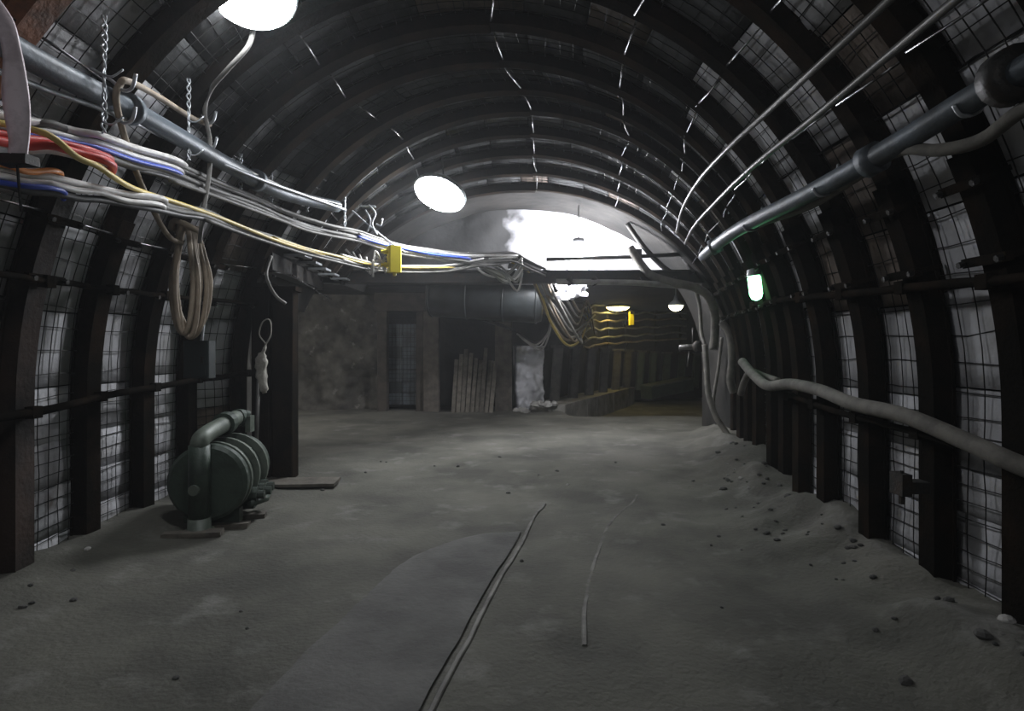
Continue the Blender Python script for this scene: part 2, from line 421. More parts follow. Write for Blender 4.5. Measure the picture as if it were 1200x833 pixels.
# ------------------------------------------------------------------ steel arches
HAT = [(-.105,-.115),(-.105,-.098),(-.088,-.098),(-.074,.0),(.074,.0),(.088,-.098),(.105,-.098),(.105,-.115),(.074,-.115),(.060,-.018),(-.060,-.018),(-.074,-.115)]
def sweep(k, s0, s1, inset, n):
    """hat section swept along arch k; v is measured inwards from the flange face"""
    xl, yl, xr, yr = ARCH[k]; ax = Vector((-(yr-yl), xr-xl, 0)).normalized()
    b = MB(); m_ = len(HAT)
    for j in range(n+1):
        s_ = s0+(s1-s0)*j/n; i = min(int(s_), NP-2); f = s_-i
        p = OUT[k][i][0].lerp(OUT[k][i+1][0], f); nn = OUT[k][i][1].lerp(OUT[k][i+1][1], f).normalized()
        for u, v in HAT: b.v.append(p+ax*u+nn*(-v-inset))
    for j in range(n):
        for q in range(m_): b.f.append((j*m_+q, j*m_+(q+1)%m_, (j+1)*m_+(q+1)%m_, (j+1)*m_+q))
    # caps as quads so that the open channel stays open
    for o_ in (0, n*m_):
        for q in ((0,1,2,11),(2,3,10,11),(3,4,9,10),(4,5,8,9),(5,6,7,8)): b.f.append(tuple(o_+i for i in q))
    return b
def clamp(k, s_, parent):
    xl, yl, xr, yr = ARCH[k]; ax = Vector((-(yr-yl), xr-xl, 0)).normalized()
    p = S(k, s_, 0) if k < len(ARCH)-1 else S(k-1, s_, 1); nn = OUT[k][int(s_)][1]; tt = ax.cross(nn)
    b = MB(); b.box(p-nn*.03, (.30,.05,.035), ax, tt, nn)
    for sg in (-1,1):
        b.box(p+ax*sg*.13+nn*.04, (.022,.03,.16), ax, tt, nn)
    cl = b.build('clamp', M['arch'], parent)
    for sg in (-1,1):
        b = MB(); b.lathe(p+ax*sg*.13-nn*.085, nn, [(0,.018),(.03,.018),(.03,.011),(.05,.011)], 6); b.build('nut', M['steel_dark'], cl)
ks = list(range(1, len(ARCH)))
nview = 0
for k in ks:
    xl, yl, xr, yr = ARCH[k]
    mid = Vector(((xl+xr)/2, (yl+yr)/2, 0))
    if k < 8: lab = 'dark steel arch beside and behind the viewer, before the first one in view'; grp = 'steel arches behind the viewer'
    else:
        nview += 1; grp = 'steel arches of the gallery'
        lab = {8: 'steel arch with bright rust flank above the blue-green pipe, closest to the viewer',
               9: 'steel arch with dull brown leg crossed by the coloured cable bundle, second from the viewer'}.get(k, 'dark steel arch ribbing the gallery, %s in view counting from the viewer' % ORD[nview-1]) if k < NOPEN else \
              'dark steel arch over the side gallery mouth, %s of five counting from the viewer' % ORD[k-NOPEN]
    root = thing('steel_arch', mid, lab, 'arch', grp)
    jl, jr = s_at_height(k, 2.25, -1), s_at_height(k, 2.25, 1)
    if k < NOPEN:
        sweep(k, 0, jl+1.6, 0, 24).build('leg', M['arch_dull'] if k in (8, 9) else M['arch'], root)
        crown0 = jl-1.6
        clamp(k, jl+.9, root); clamp(k, jl-.9, root)
    else: crown0 = s_at_height(k, 2.66, -1)
    top = (NP-1)/2
    sweep(k, crown0, top+.8, -.02, 24).build('crown_segment', M['arch_rust'] if k == 8 else M['arch'], root)
    sweep(k, top-.8, jr+1.6, -.036, 24).build('crown_segment', M['arch'], root)
    sweep(k, jr-1.6, NP-1.001, 0, 24).build('leg', M['arch'], root)
    clamp(k, jr-.9, root); clamp(k, jr+.9, root)

# tie rods through the arches, spreader bars along the walls
def along(k0, k1, fn): return [fn(k) for k in range(k0, k1+1)]
def arch_pt(k, s_, d):
    i = min(int(s_), NP-2); f = s_-i
    return OUT[k][i][0].lerp(OUT[k][i+1][0], f)+OUT[k][i][1]*d
rods = [(.40,'over the middle lamp'),(.515,'just beyond the crown'),(.60,'above the two thin conduits'),(.655,'beside the two thin conduits'),(.705,'between the thin conduits and the blue-grey pipe'),(.31,'above the cable bundle'),(.245,'close over the cable bundle')]
for f, where in rods:
    b = MB(); pts = along(6, len(ARCH)-1, lambda k: arch_pt(k, f*(NP-1), .05))
    for p, q in zip(pts, pts[1:]):
        off = Vector((R.uniform(-.03,.03), 0, R.uniform(-.01,.01)))
        b.tube([p+off, (p+q)/2+off*.5, q-off], .0085, 6)
    tag(b.build('tie_rod', M['shiny'], None, True), 'shiny steel tie rod running under the ceiling '+where, 'tie rod', 'ceiling tie rods')
def wallbar(h0, h1, side, k0, k1, r, label, m='steel_dark'):
    b = MB(); pts = []
    for k in range(k0, k1+1):
        h = h0+(h1-h0)*(k-k0)/(k1-k0); s_ = s_at_height(k, h, side); pts.append(arch_pt(k, s_, -.03-r))
    pts = spline(pts, 3); pts = [p+Vector((0,0,R.uniform(-.008,.008))) for p in pts]
    b.tube(pts, r, 7)
    root = thing('spreader_bar', pts[0]+Vector((0,0,-r)), label, 'bar')
    b.build('bar', M[m], root, True)
    for k in range(k0, k1+1):
        p = pts[(k-k0)*3]; bb = MB(); bb.box(p, (.06,.08,.08)); bb.build('bracket', M['arch'], root)
wallbar(2.0, 2.1, -1, 6, 13, .022, 'dark spreader bar along the pump-side wall, at the coiled hose height', 'arch')
wallbar(1.07, 1.28, -1, 6, 13, .030, 'dark low spreader bar along the pump-side wall above the pump', 'arch')
wallbar(1.9, 2.1, 1, 6, 14, .028, 'dark spreader bar along the wall leading to the green lamp', 'arch')
wallbar(.98, 1.12, 1, 6, 12, .024, 'dark spreader bar just below the thick sagging hose', 'arch')

# ------------------------------------------------------------------ lamps
def flood(loc, aim, lens, label, rad=.29, top=None):
    loc = Vector(loc); d = Vector(aim).normalized()
    root = thing('flood_lamp', loc, label, 'lamp', 'white gallery lamps')
    b = MB(); b.lathe(loc, -d, [(-.03,rad*1.04),(0,rad*1.06),(.02,rad*1.02),(.12,rad*.55),(.22,rad*.35),(.24,rad*.2)], 28); b.build('housing', M['housing'], root, True)
    b = MB(); b.lathe(loc, d, [(.035,rad),(.045,rad*.97),(.065,rad*.8),(.08,rad*.5),(.085,.02)], 28); b.build('lens', M[lens], root, True)
    if top is not None:
        b = MB(); b.tube([loc-d*.2, Vector(top)], .012, 6); b.build('hanger_rod', M['steel_dark'], root)
    return root
p1 = at(295, -12, 4.15); flood(p1, (.15,-.38,-.9), 'lens_near', 'glaring round white lamp under the arches above the coiled hose', .29, p1+Vector((-.12,.15,.22)))
p2 = at(516, 226, 8.4); flood(p2, (-.24,-.42,-.87), 'lens_mid', 'round white lamp hanging over the middle of the gallery, past the cable bundle', .36, p2+Vector((0,.1,.62)))
p3 = at(678, 302, 10.6)
root = thing('globe_lamp', p3, 'huge blinding white lamp in front of the pale headwall over the girder', 'lamp')
b = MB(); b.lathe(p3, (0,0,1), [(-.26,.02),(-.24,.12),(-.16,.22),(0,.27),(.13,.22),(.2,.12),(.22,.08)], 28); b.build('globe', M['lens_far'], root, True)
b = MB(); b.lathe(p3, (0,0,1), [(.2,.10),(.24,.12),(.34,.10),(.36,.03)], 16).tube([p3+Vector((0,0,.35)), p3+Vector((0,0,.95))], .012, 6); b.build('cap_fitting', M['housing'], root, True)
flood((-.6,-1.9,3.9), (.1,.5,-.85), 'lens_fill_behind', 'added unseen fill lamp behind the viewer brightening the near floor', .29, (-.6,-2.0,4.4))  # fill lamp added out of view to lift the near floor
flood((-5.6,11.2,2.55), (.3,.6,-.7), 'lens_fill_side', 'added fill lamp out of sight in the side gallery, brightening the back rock wall', .2, (-5.6,11.1,2.84))  # hidden fill lamp, added to bring up the back rock
pg = at(885, 336, 6.5)
root = thing('green_lamp', pg+Vector((0,0,-.17)), 'small glowing green signal lamp on the arches of the curving wall', 'lamp')
b = MB(); b.lathe(pg, (.12,0,-1), [(-.13,.05),(-.10,.068),(.08,.068),(.13,.05),(.15,.01)], 16); b.build('glass', M['lens_green'], root, True)
b = MB(); b.lathe(pg, (.12,0,-1), [(-.20,.03),(-.19,.06),(-.12,.075),(-.12,.03)], 16).bar(pg+Vector((0,0,.17)), pg+Vector((.16,.02,.2)), .03, .03); b.build('cap_fitting', M['housing'], root)

# ------------------------------------------------------------------ end of the wide arch: girder, headwall, side beam
gz = 2.78
root = thing('cross_girder', (0,10.25,gz-.12), 'dark steel girder spanning the gallery under the bright headwall', 'girder')
for dz, h_, wd, nm in ((.10,.022,.20,'flange'),(-.10,.022,.20,'flange'),(0,.18,.02,'web')):
    b = MB(); b.box((.15,10.25,gz+dz), (7.6,wd,h_)); b.build(nm, M['steel_dark'], root)
root = thing('upper_rail', at(690,300,10.3), 'horizontal dark steel bar crossing in front of the bright headwall', 'bar')
b = MB(); b.tube([at(640,304,10.35), at(740,301,10.3), at(815,297,10.2)], .035, 8); b.build('bar', M['steel_dark'], root, True)
b = MB(); b.box(at(746,299,10.3), (.16,.12,.2)); b.build('bracket', M['steel_dark'], root)
root = thing('lower_rail', at(690,333,10.1), 'pale-lit pipe slung just below the long girder', 'pipe')
b = MB(); b.tube([at(652,330,10.1), at(740,331,10.05), at(815,336,10.0)], .05, 10); b.build('pipe_run', M['greycable'], root, True)
for px in (668,697,748,790):
    b = MB(); b.tube([at(px,326,10.1)+Vector((-.03,0,0)), at(px,333.5,10.1)+Vector((.03,0,0))], .066, 10); b.build('bracket', M['steel_dark'], root)
root = thing('side_beam', (-2.95,7.2,2.5), 'dark beam carrying the arch ends over the side gallery mouth', 'beam')
b = MB(); b.bar((-2.86,6.9,2.58), (-3.34,10.3,2.66), .18, .2); b.build('beam_body', M['steel_dark'], root)
for k in range(NOPEN, len(ARCH)):
    b = MB(); p = arch_pt(k, s_at_height(k,2.66,-1), .05); b.box(p+Vector((0,0,.03)), (.26,.26,.03)); b.build('seat_plate', M['galv'], root)
# headwall above the girder: white lumpy shotcrete
def roughwall(name, A, B, z0, z1, m, label, amp=.08, nx=40, nz=20, scale=1.2, kind='structure', edge=None, thick=.3, parent=None, seed=0, lean=0.0):
    A, B = Vector(A), Vector(B); n = Vector((B.y-A.y, -(B.x-A.x), 0)).normalized()   # towards the viewer for A left of B
    b = MB()
    for layer in (0,1):
        for j in range(nz+1):
            for i in range(nx+1):
                p = A.lerp(B, i/nx); top = z1(p.x) if callable(z1) else z1; bot = z0(p.x) if callable(z0) else z0
                q = Vector((p.x, p.y, bot+(top-bot)*j/nz))
                if layer == 0:
                    d = amp*(noise.noise(q*scale+Vector((seed,0,0)))*1.6+.6*noise.noise(q*scale*2.7)+.3*noise.noise(q*scale*6.5))
                    q = q+n*(d-lean*(j/nz))
                else: q = q-n*(thick+lean)
                b.v.append(q)
    W_ = nx+1; o2 = (nx+1)*(nz+1)
    for j in range(nz):
        for i in range(nx):
            a = j*W_+i; b.f.append((a,a+1,a+1+W_,a+W_)); b.f.append((o2+a,o2+a+W_,o2+a+1+W_,o2+a+1))
    ring = [i for i in range(W_)]+[j*W_+nx for j in range(1,nz+1)]+[nz*W_+i for i in range(nx-1,-1,-1)]+[j*W_ for j in range(nz-1,0,-1)]
    for a, c in zip(ring, ring[1:]+ring[:1]): b.f.append((c,a,a+o2,c+o2))
    o = b.build(name, m, parent, True)
    return tag(o, label, None, None, kind) if parent is None else o
def arch_top(x):
    xl, yl, xr, yr = ARCH[-1]; a = (xr-xl)/2; c = (xl+xr)/2; t = max(0, 1-((x-c)/(a+.2))**2); return max(2.86, SPRING+(CRN[-1]-SPRING+.12)*math.sqrt(t))
roughwall('wall_head', (-3.5,11.5,0), (3.8,11.5,0), 2.8, arch_top, M['headwall'], 'headwall above the girder, turning from dark to white round the blinding lamp', .07, 70, 16)
# closing ring between last arch and headwall
b = MB(); n = NP
for j, (yy, d) in enumerate(((0,.03),(1.75,.06))):
    for p, nn in OUT[-1]: b.v.append(p+nn*d+Vector((0,yy,0)))
for i in range(n-1):
    if OUT[-1][i][0].z > 2.6 or i > n/2: b.f.append((i,i+1,n+i+1,n+i))
b.build('end_ring', M['rockdark'], ceiling, True)

# ------------------------------------------------------------------ behind the girder: low roof, back walls, side gallery
b = MB(); b.box((0,18.25,3.13), (20,12.9,.5)); b.build('low_roof', M['rockdark'], ceiling)
b = MB(); b.box((-6.3,8.8,2.98), (6.2,4.0,.3)); b.build('side_roof', M['rockdark'], ceiling)
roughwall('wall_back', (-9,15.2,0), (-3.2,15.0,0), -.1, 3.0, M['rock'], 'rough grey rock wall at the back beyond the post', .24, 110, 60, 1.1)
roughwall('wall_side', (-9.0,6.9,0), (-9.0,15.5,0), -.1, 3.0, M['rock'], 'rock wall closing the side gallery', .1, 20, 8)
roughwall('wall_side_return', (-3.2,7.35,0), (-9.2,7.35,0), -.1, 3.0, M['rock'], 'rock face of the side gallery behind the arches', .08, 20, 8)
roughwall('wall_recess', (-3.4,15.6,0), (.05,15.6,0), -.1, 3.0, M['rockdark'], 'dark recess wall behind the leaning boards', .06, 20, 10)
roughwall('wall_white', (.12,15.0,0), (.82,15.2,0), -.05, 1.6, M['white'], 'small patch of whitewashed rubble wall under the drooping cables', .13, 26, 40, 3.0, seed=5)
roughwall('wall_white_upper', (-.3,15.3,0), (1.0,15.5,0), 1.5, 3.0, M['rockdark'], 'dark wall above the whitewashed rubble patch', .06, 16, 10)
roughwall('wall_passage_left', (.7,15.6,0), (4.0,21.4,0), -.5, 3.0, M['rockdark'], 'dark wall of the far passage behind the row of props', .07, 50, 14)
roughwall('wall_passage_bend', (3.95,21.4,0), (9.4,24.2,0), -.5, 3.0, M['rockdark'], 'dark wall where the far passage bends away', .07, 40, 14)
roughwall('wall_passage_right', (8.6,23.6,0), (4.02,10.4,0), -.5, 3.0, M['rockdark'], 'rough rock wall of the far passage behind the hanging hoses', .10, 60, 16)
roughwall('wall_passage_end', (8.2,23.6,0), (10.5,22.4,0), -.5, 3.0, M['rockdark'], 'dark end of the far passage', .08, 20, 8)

def post(name, p, wx, wy, h, m, label, cat='post', group=None, ch=.015, cap=True, rot=0.0):
    p = Vector(p); p.z = floor_z(p.x, p.y)-.02
    x = (math.cos(rot), math.sin(rot), 0); y = (-math.sin(rot), math.cos(rot), 0)
    root = thing(name, p, label, cat, group)
    b = MB(); b.box(p+Vector((0,0,h/2)), (wx,wy,h), x, y, (0,0,1), .006, ch); b.build('shaft', M[m], root)
    if cap:
        b = MB(); b.box(p+Vector((0,0,h+.02)), (wx*1.35,wy*1.35,.05), x, y); b.build('head_plate', M[m], root)
    return root
post('timber_post', at(334,0,7.05), .24, .24, 2.2, 'arch', 'thick dark square post at the end of the pump-side wall', rot=.1)
post('timber_post', at(308,0,6.95), .20, .20, 2.2, 'arch', 'dark square post hung with a pale rag, beside the thick end post', rot=.1)
post('timber_post', at(449,0,14.8), .24, .24, 2.9, 'timber', 'dark back post at the edge of the grey rock wall')
post('timber_post', at(493,0,14.8), .20, .22, 2.9, 'timber', 'slim dark back post on the far side of the meshed panel')
post('timber_post', at(506,0,14.7), .38, .26, 2.9, 'timber2', 'broad dusty back post between meshed panel and leaning boards')
post('timber_post', at(590,0,14.75), .42, .28, 2.9, 'timber2', 'broad dusty back post beside the whitewashed rubble')
b = MB(); b.bar(at(440,352,14.6), at(640,356,14.6), .3, .5); tag(b.build('lintel_timber', M['timber']), 'dark heavy timber lying across the back posts', 'timber')
# meshed panel between the back posts
root = thing('mesh_panel', at(472,478,14.9), 'tall narrow meshed panel standing between two dark back posts', 'panel')
for j in range(7):
    for i in range(2):
        b = MB(); b.box(at(463+17*i,468-13.5*j,15.0)+Vector((0,0,.02)), (.35,.07,.27), jit=.008); b.build('block', M['box'] if R.random() < .2 else M['pipe'], root)
b = MB()
for i in range(9): b.tube([at(455+4.4*i,476,14.9), at(455+4.4*i,372,14.9)], .006, 3, False)
for j in range(20): b.tube([at(454,475-5.3*j,14.9), at(491,475-5.3*j,14.9)], .006, 3, False)
tag(b.build('wire_mesh', M['wire'], root), kind='stuff')
# boards leaning at the back
for i in range(9):
    px = 531+5.5*i; h = [1.02,1.15,1.28,1.18,1.05,1.0,1.3,1.0,.98][i]
    p = at(px,0,14.3+.02*(i%3)); p.z = floor_z(p.x,p.y)-.01
    b = MB(); b.bar(p, p+Vector((.05+.008*i,.33,h+.25)), .095, .03, (0,1,0), .004)
    tag(b.build('leaning_board', M['plank']), 'narrow grey board leaning in the dark recess, %s from the meshed panel' % ORD[i], 'board', 'boards leaning in the recess')
# big duct under the roof at the back
root = thing('ventilation_duct', at(560,380,12.6), 'large dark rounded steel duct hanging behind the girder', 'duct')
a_, c_ = at(505,342,12.6), at(636,350,12.4)
dv = (c_-a_); ln = dv.length
b = MB(); b.lathe(a_, dv, [(0,.50),(.02,.52),(ln*.95,.52),(ln,.47),(ln+.01,.40)], 32); b.build('shell', M['duct'], root, True)
for f in (.02,.34,.66,.95):
    b = MB(); b.lathe(a_+dv*f, dv, [(-.02,.51),(-.015,.535),(.015,.535),(.02,.51)], 32); b.build('seam_ring', M['duct'], root, True)
# kerb of the far passage, with rubble by the white patch
kA, kB = Vector((1.28,14.5,0)), Vector((4.25,20.7,0))
root = thing('passage_kerb', Vector((1.0,15,0)), 'low pale concrete kerb edging the row of props in the far passage', 'kerb')
kd = kB-kA; kn = kd.normalized(); kp = Vector((-kn.y, kn.x, 0))
for i in range(8):
    q0 = kA+kd*(i/8+.003); q1 = kA+kd*((i+1)/8-.003); q0.z = q1.z = -.21
    b = MB(); b.bar(q0+kp*.46, q1+kp*.46, .92, .76, (0,0,1), .008); b.build('kerb_block', M['kerb'], root)
for i in range(14):
    px, py = R.uniform(605,650), R.uniform(466,479); p = at(px, py, 14.3+R.uniform(0,.3)); p.z = floor_z(p.x,p.y)
    if p.x > .35: p.z = .17
    r = R.uniform(.05,.13); b = MB()
    b.lathe(p, (R.uniform(-.3,.3),R.uniform(-.3,.3),1), [(-.3*r,.6*r),(0,r),(.5*r,.8*r),(.8*r,.3*r)], 7)
    for q in range(len(b.v)): b.v[q] += noise.noise_vector(b.v[q]*9)*r*.35
    tag(b.build('rubble_stone', M['palestone']), 'pale stone in the small rubble heap below the whitewashed patch', 'stone', 'rubble at the whitewashed patch')
# props in the far passage
PP = [Vector((.97,15.55,0)), Vector((2.4,18.05,0)), Vector((3.8,20.65,0)), Vector((5.1,21.55,0)), Vector((6.7,22.4,0))]
for i in range(11):
    t = 4*i/10*.999; p = PP[int(t)].lerp(PP[int(t)+1], t-int(t))+Vector((.12,-.14,0))
    h = 1.55-.03*i
    root = thing('passage_prop', p+Vector((0,0,.10)), 'stout grey prop in the far passage row, %s from the whitewashed patch' % ORD[i], 'prop', 'props of the far passage')
    b = MB(); b.bar(p+Vector((0,0,.05)), p+Vector((.10,.1,h)), .26, .22, (0,1,0), .015, .04); b.build('shaft', M['prop'] if i < 6 else M['green'], root)
    b = MB(); b.box(p+Vector((.1,.1,h+.03)), (.34,.3,.07)); b.build('head_plate', M['prop'], root)
root = thing('green_trough', at(775,462,19.5), 'dark green trough lying below the far passage props', 'trough')
g0, g1 = at(757,460,20.2), at(806,450,21.3)
b = MB(); b.bar(g0, g1, .5, .42, (0,0,1), .01); b.build('trough_body', M['green'], root)
b = MB(); b.bar(g0+Vector((0,0,.22)), g1+Vector((0,0,.22)), .6, .05); b.build('rim_board', M['greenlight'], root)
# passage cables along the props' wall
for i, (y0, y1) in enumerate([(349,352),(357,359),(367,366),(377,373),(387,381),(398,389),(406,396)]):
    pts = []
    for q, (px, z_) in enumerate(((684,17.0),(690,17.3),(696,17.75),(703,18.3),(711,18.9),(721,19.7),(732,20.4),(745,20.7),(757,21.0),(770,21.3),(788,21.7),(804,22.1))):
        f = q/11
        wob = R.uniform(-5,5)*(1-q/4) if q < 4 else 0
        pts.append(at(px, y0+(y1-y0)*f+(1.4 if q%2 else 0)+wob+R.uniform(-.5,.5), z_-.05*(i%3)))
    b = MB(); b.tube(pts, .035, 6, smooth=4)
    tag(b.build('passage_cable', M['greycable'] if i % 3 else M['hose_tan'], None, True), 'grey cable strung along the far passage wall, %s from the top' % ORD[i], 'cable', 'cables of the far passage')
for i, (px, z_) in enumerate(((712,19.25),(734,20.75),(768,21.55),(797,22.1))):
    root = thing('cable_rack', at(px,412,z_), 'dark upright rack carrying the far passage cables, %s from the drooping cables' % ORD[i], 'rack', 'racks of the far passage')
    b = MB(); b.bar(at(px,412,z_), at(px,345,z_), .06, .05); b.build('upright', M['steel_dark'], root)
    for yy in (352,361,371,381,391,401):
        b = MB(); b.bar(at(px,yy+2,z_), at(px,yy+2,z_)+Vector((-.02,-.32,.02)), .03, .03); b.build('arm', M['steel_dark'], root)
def dish(p, lens, label, r=.2, cord=None, m='housing'):
    root = thing('dish_lamp', p, label, 'lamp')
    b = MB(); b.lathe(p, (0,0,1), [(0,r),(.015,r),(.05,r*.8),(.12,r*.3),(.2,r*.18),(.22,.02)], 20); b.build('shade', M[m], root, True)
    b = MB(); b.lathe(p, (0,0,-1), [(-.01,r*.9),(.03,r*.85),(.09,r*.6),(.12,.02)], 20); b.build('bulb', M[lens], root, True)
    if cord: b = MB(); b.tube([p+Vector((0,0,.2)), p+Vector((0,0,cord))], .012, 6); b.build('cord', M['galv'], root)
dish(at(724,360,18.7), 'lens_yellow', 'glowing yellow dish lamp among the far passage cables', .40, .25, 'yellow')
dish(at(792,358,12.6), 'lens_warm', 'small warm dish lamp hanging on a thin cord in the far passage mouth', .17, .75)
root = thing('yellow_tag_box', at(740,384,18.9), 'yellow box among the far passage cables beside the yellow lamp', 'box')
b = MB(); b.box(at(740,373,18.9), (.16,.12,.42), ch=.02); b.build('body', M['yellow'], root)
b = MB(); b.box(at(740,366,18.9)+Vector((0,-.07,0)), (.1,.03,.1)); b.build('lid', M['steel_dark'], root)

# ------------------------------------------------------------------ pipes and hoses on the green lamp side
def run(name, pts, r, m, label, cat, group=None, n=10, sm=6):
    b = MB(); b.tube(pts, r, n, smooth=sm)
    return tag(b.build(name, M[m], None, True), label, cat, group)
root = thing('main_pipe', at(950,225,4.9), 'thick blue-grey pipe slung along the wall above the green lamp', 'pipe')
mp = [at(1330,10,2.1), at(1200,82,2.5), at(1130,121,2.8), at(1050,170,3.26), at(950,226,4.14), at(870,266,5.4), at(838,288,6.6), at(824,300,8.0)]
b = MB(); b.tube(mp, .062, 14, smooth=6); b.build('pipe_run', M['pipe'], root, True)
for px, py, d in ((1186,89,2.56),(1022,187,3.48),(838,288,6.6)):
    p = at(px,py,d); q = at(px-20,py+11,d+.11); ax = (q-p).normalized()
    b = MB(); b.lathe(p, ax, [(-.05,.06),(-.05,.09 if px != 1186 else .12),(.05,.09 if px != 1186 else .12),(.05,.06)], 18); b.build('coupling', M['pipe'] if px != 1186 else M['steel_dark'], root, True)
for px, py, d in ((1135,118,2.78),(965,217,3.98),(880,261,5.2)):
    p = at(px,py,d); b = MB(); b.tube([p+Vector((-.07,0,-.02)), p+Vector((-.03,0,-.07)), p+Vector((.05,0,-.05)), p+Vector((.075,0,.02)), p+Vector((.1,0,.14))], .010, 6, smooth=4); b.build('hanger', M['galv'], root, True)
run('thin_conduit', [at(1110,-70,2.35), at(1040,2,2.75), at(960,76,3.35), at(900,131,4.1), at(850,177,5.0), at(818,213,6.2), at(800,245,7.6), at(793,272,9.0)], .022, 'conduit', 'thin grey conduit under the ceiling, the upper of a parallel pair', 'pipe', 'pair of thin conduits')
run('thin_conduit', [at(1190,-55,2.15), at(1110,8,2.5), at(1040,66,2.95), at(950,141,3.75), at(880,197,4.8), at(838,238,6.2), at(813,266,7.8), at(803,285,9.2)], .022, 'conduit', 'thin grey conduit under the ceiling, the lower of a parallel pair', 'pipe', 'pair of thin conduits')
run('sagging_cable', [at(1290,90,2.3), at(1200,128,2.55), at(1150,164,2.8), at(1100,176,3.0), at(1055,176,3.25), at(1010,203,3.65), at(950,240,4.3), at(890,262,5.2), at(845,283,6.4), at(826,302,7.9)], .033, 'hose', 'thick grey cable sagging beneath the blue-grey pipe', 'cable')
run('floor_hose', [at(1330,595,2.6), at(1200,547,2.95), at(1130,516,3.3), at(1060,487,3.75), at(1000,473,4.3), at(960,457,4.9), at(925,450,5.5), at(900,452,6.0), at(884,440,6.5), at(870,424,7.0)], .052, 'hose', 'thick dusty hose snaking along the wall below the green lamp', 'hose', n=12)
run('floor_hose_tail', [at(912,447,6.3), at(895,441,6.6), at(880,436,6.9), at(872,448,7.1), at(868,462,7.2)], .04, 'hose', 'short grey hose end tucked behind the thick dusty hose', 'hose')
# hoses hanging at the corner
hh = [([at(738,290,10.2),at(760,320,10.1),at(785,330,10.0),at(815,337,9.9),at(832,350,9.8),at(838,375,9.8),at(836,410,9.8)], .07, 'thick grey hose arching down from the girder end to the rock corner'),
      ([at(846,378,9.7),at(855,392,9.6),at(858,420,9.5),at(856,445,9.5),at(860,460,9.5)], .065, 'stout hose bulging beside the last arch leg'),
      ([at(826,404,10.0),at(828,430,9.9),at(830,460,9.8),at(838,486,9.7),at(850,505,9.6),at(857,518,9.5)], .05, 'hose hanging to the floor by the last arch leg'),
      ([at(815,338,10.2),at(820,360,10.2),at(822,390,10.2),at(826,404,10.1)], .035, 'thin pale hose dropping from the girder end'),
      ([at(846,395,10.0),at(842,430,10.0),at(836,470,10.0),at(840,490,9.9)], .03, 'thin grey hose behind the stout hanging hoses'),
      ([at(735,262,10.4),at(755,290,10.3),at(780,315,10.3),at(800,325,10.3)], .045, 'dark hose slanting down across the bright headwall'),
      ([at(752,255,10.4),at(780,280,10.3),at(800,300,10.3),at(812,320,10.2)], .05, 'second dark hose slanting above the end of the headwall')]
for pts, r, lab in hh: run('hanging_hose', pts, r, 'hose' if 'dark' not in lab else 'steel_dark', lab, 'hose', 'hoses at the rock corner', 8)
root = thing('valve_assembly', at(812,412,10.4), 'small valve fitting with stub pipes among the hanging hoses', 'valve')
b = MB(); b.tube([at(796,407,10.4), at(820,406,10.4)], .045, 8); b.build('stub_pipe', M['conduit'], root, True)
b = MB(); b.lathe(at(818,406,10.35), (0,1,0), [(-.08,.03),(-.08,.1),(.05,.1),(.05,.03)], 12); b.build('valve_body', M['steel_dark'], root, True)
b = MB(); b.tube([at(812,384,10.4), at(812,404,10.4)], .018, 8); b.build('stem', M['steel_dark'], root, True)
b = MB(); b.tube([at(808,412,10.45), at(806,430,10.45)], .02, 8); b.build('drain_pipe', M['steel_dark'], root, True)

# ------------------------------------------------------------------ pipes and cables on the pump side
root = thing('main_pipe', at(60,75,3.2), 'wide blue-green pipe high on the pump-side wall behind the hanging strap', 'pipe')
lp = [at(-180,-40,2.15), at(-60,15,2.58), at(25,62,2.98), at(80,92,3.3), at(140,122,3.75), at(200,155,4.3), at(270,195,5.25), at(330,226,6.15), at(395,242,7.3)]
b = MB(); b.tube(lp, .068, 14, smooth=6); b.build('pipe_run', M['pipe'], root, True)
for px, py, d in ((150,127,3.83),(300,211,5.7)):
    p = at(px,py,d); b = MB(); b.lathe(p, Vector(at(px+20,py+11,d+.3))-p, [(-.04,.07),(-.04,.1),(.04,.1),(.04,.07)], 18); b.build('coupling', M['pipe'], root, True)
run('thin_conduit', [at(-120,40,2.5), at(0,84,2.95), at(60,107,3.25), at(140,136,3.75), at(230,178,4.7), at(300,208,5.5), at(355,228,6.4), at(405,246,7.3)], .016, 'galv', 'thin pale conduit crossing in front of the wide blue-green pipe', 'pipe')
run('thin_conduit', [at(125,105,3.7), at(180,140,4.2), at(250,180,4.95), at(340,222,6.2), at(400,240,7.2)], .014, 'conduit', 'thin dull conduit running above the cable bundle', 'pipe')
U = [(-160,118,2.35),(0,150,2.95),(60,158,3.2),(120,172,3.5),(200,197,4.3),(300,237,5.9),(360,262,7.0),(420,276,7.9),(470,291,8.5),(540,301,9.1),(600,300,9.8),(640,318,10.15)]
Lw = [(-160,180,2.3),(0,206,2.9),(60,214,3.15),(120,226,3.5),(180,236,4.0),(240,250,4.8),(320,280,6.2),(400,303,7.5),(450,314,8.3),(520,315,8.9),(560,308,9.3),(600,302,9.8)]
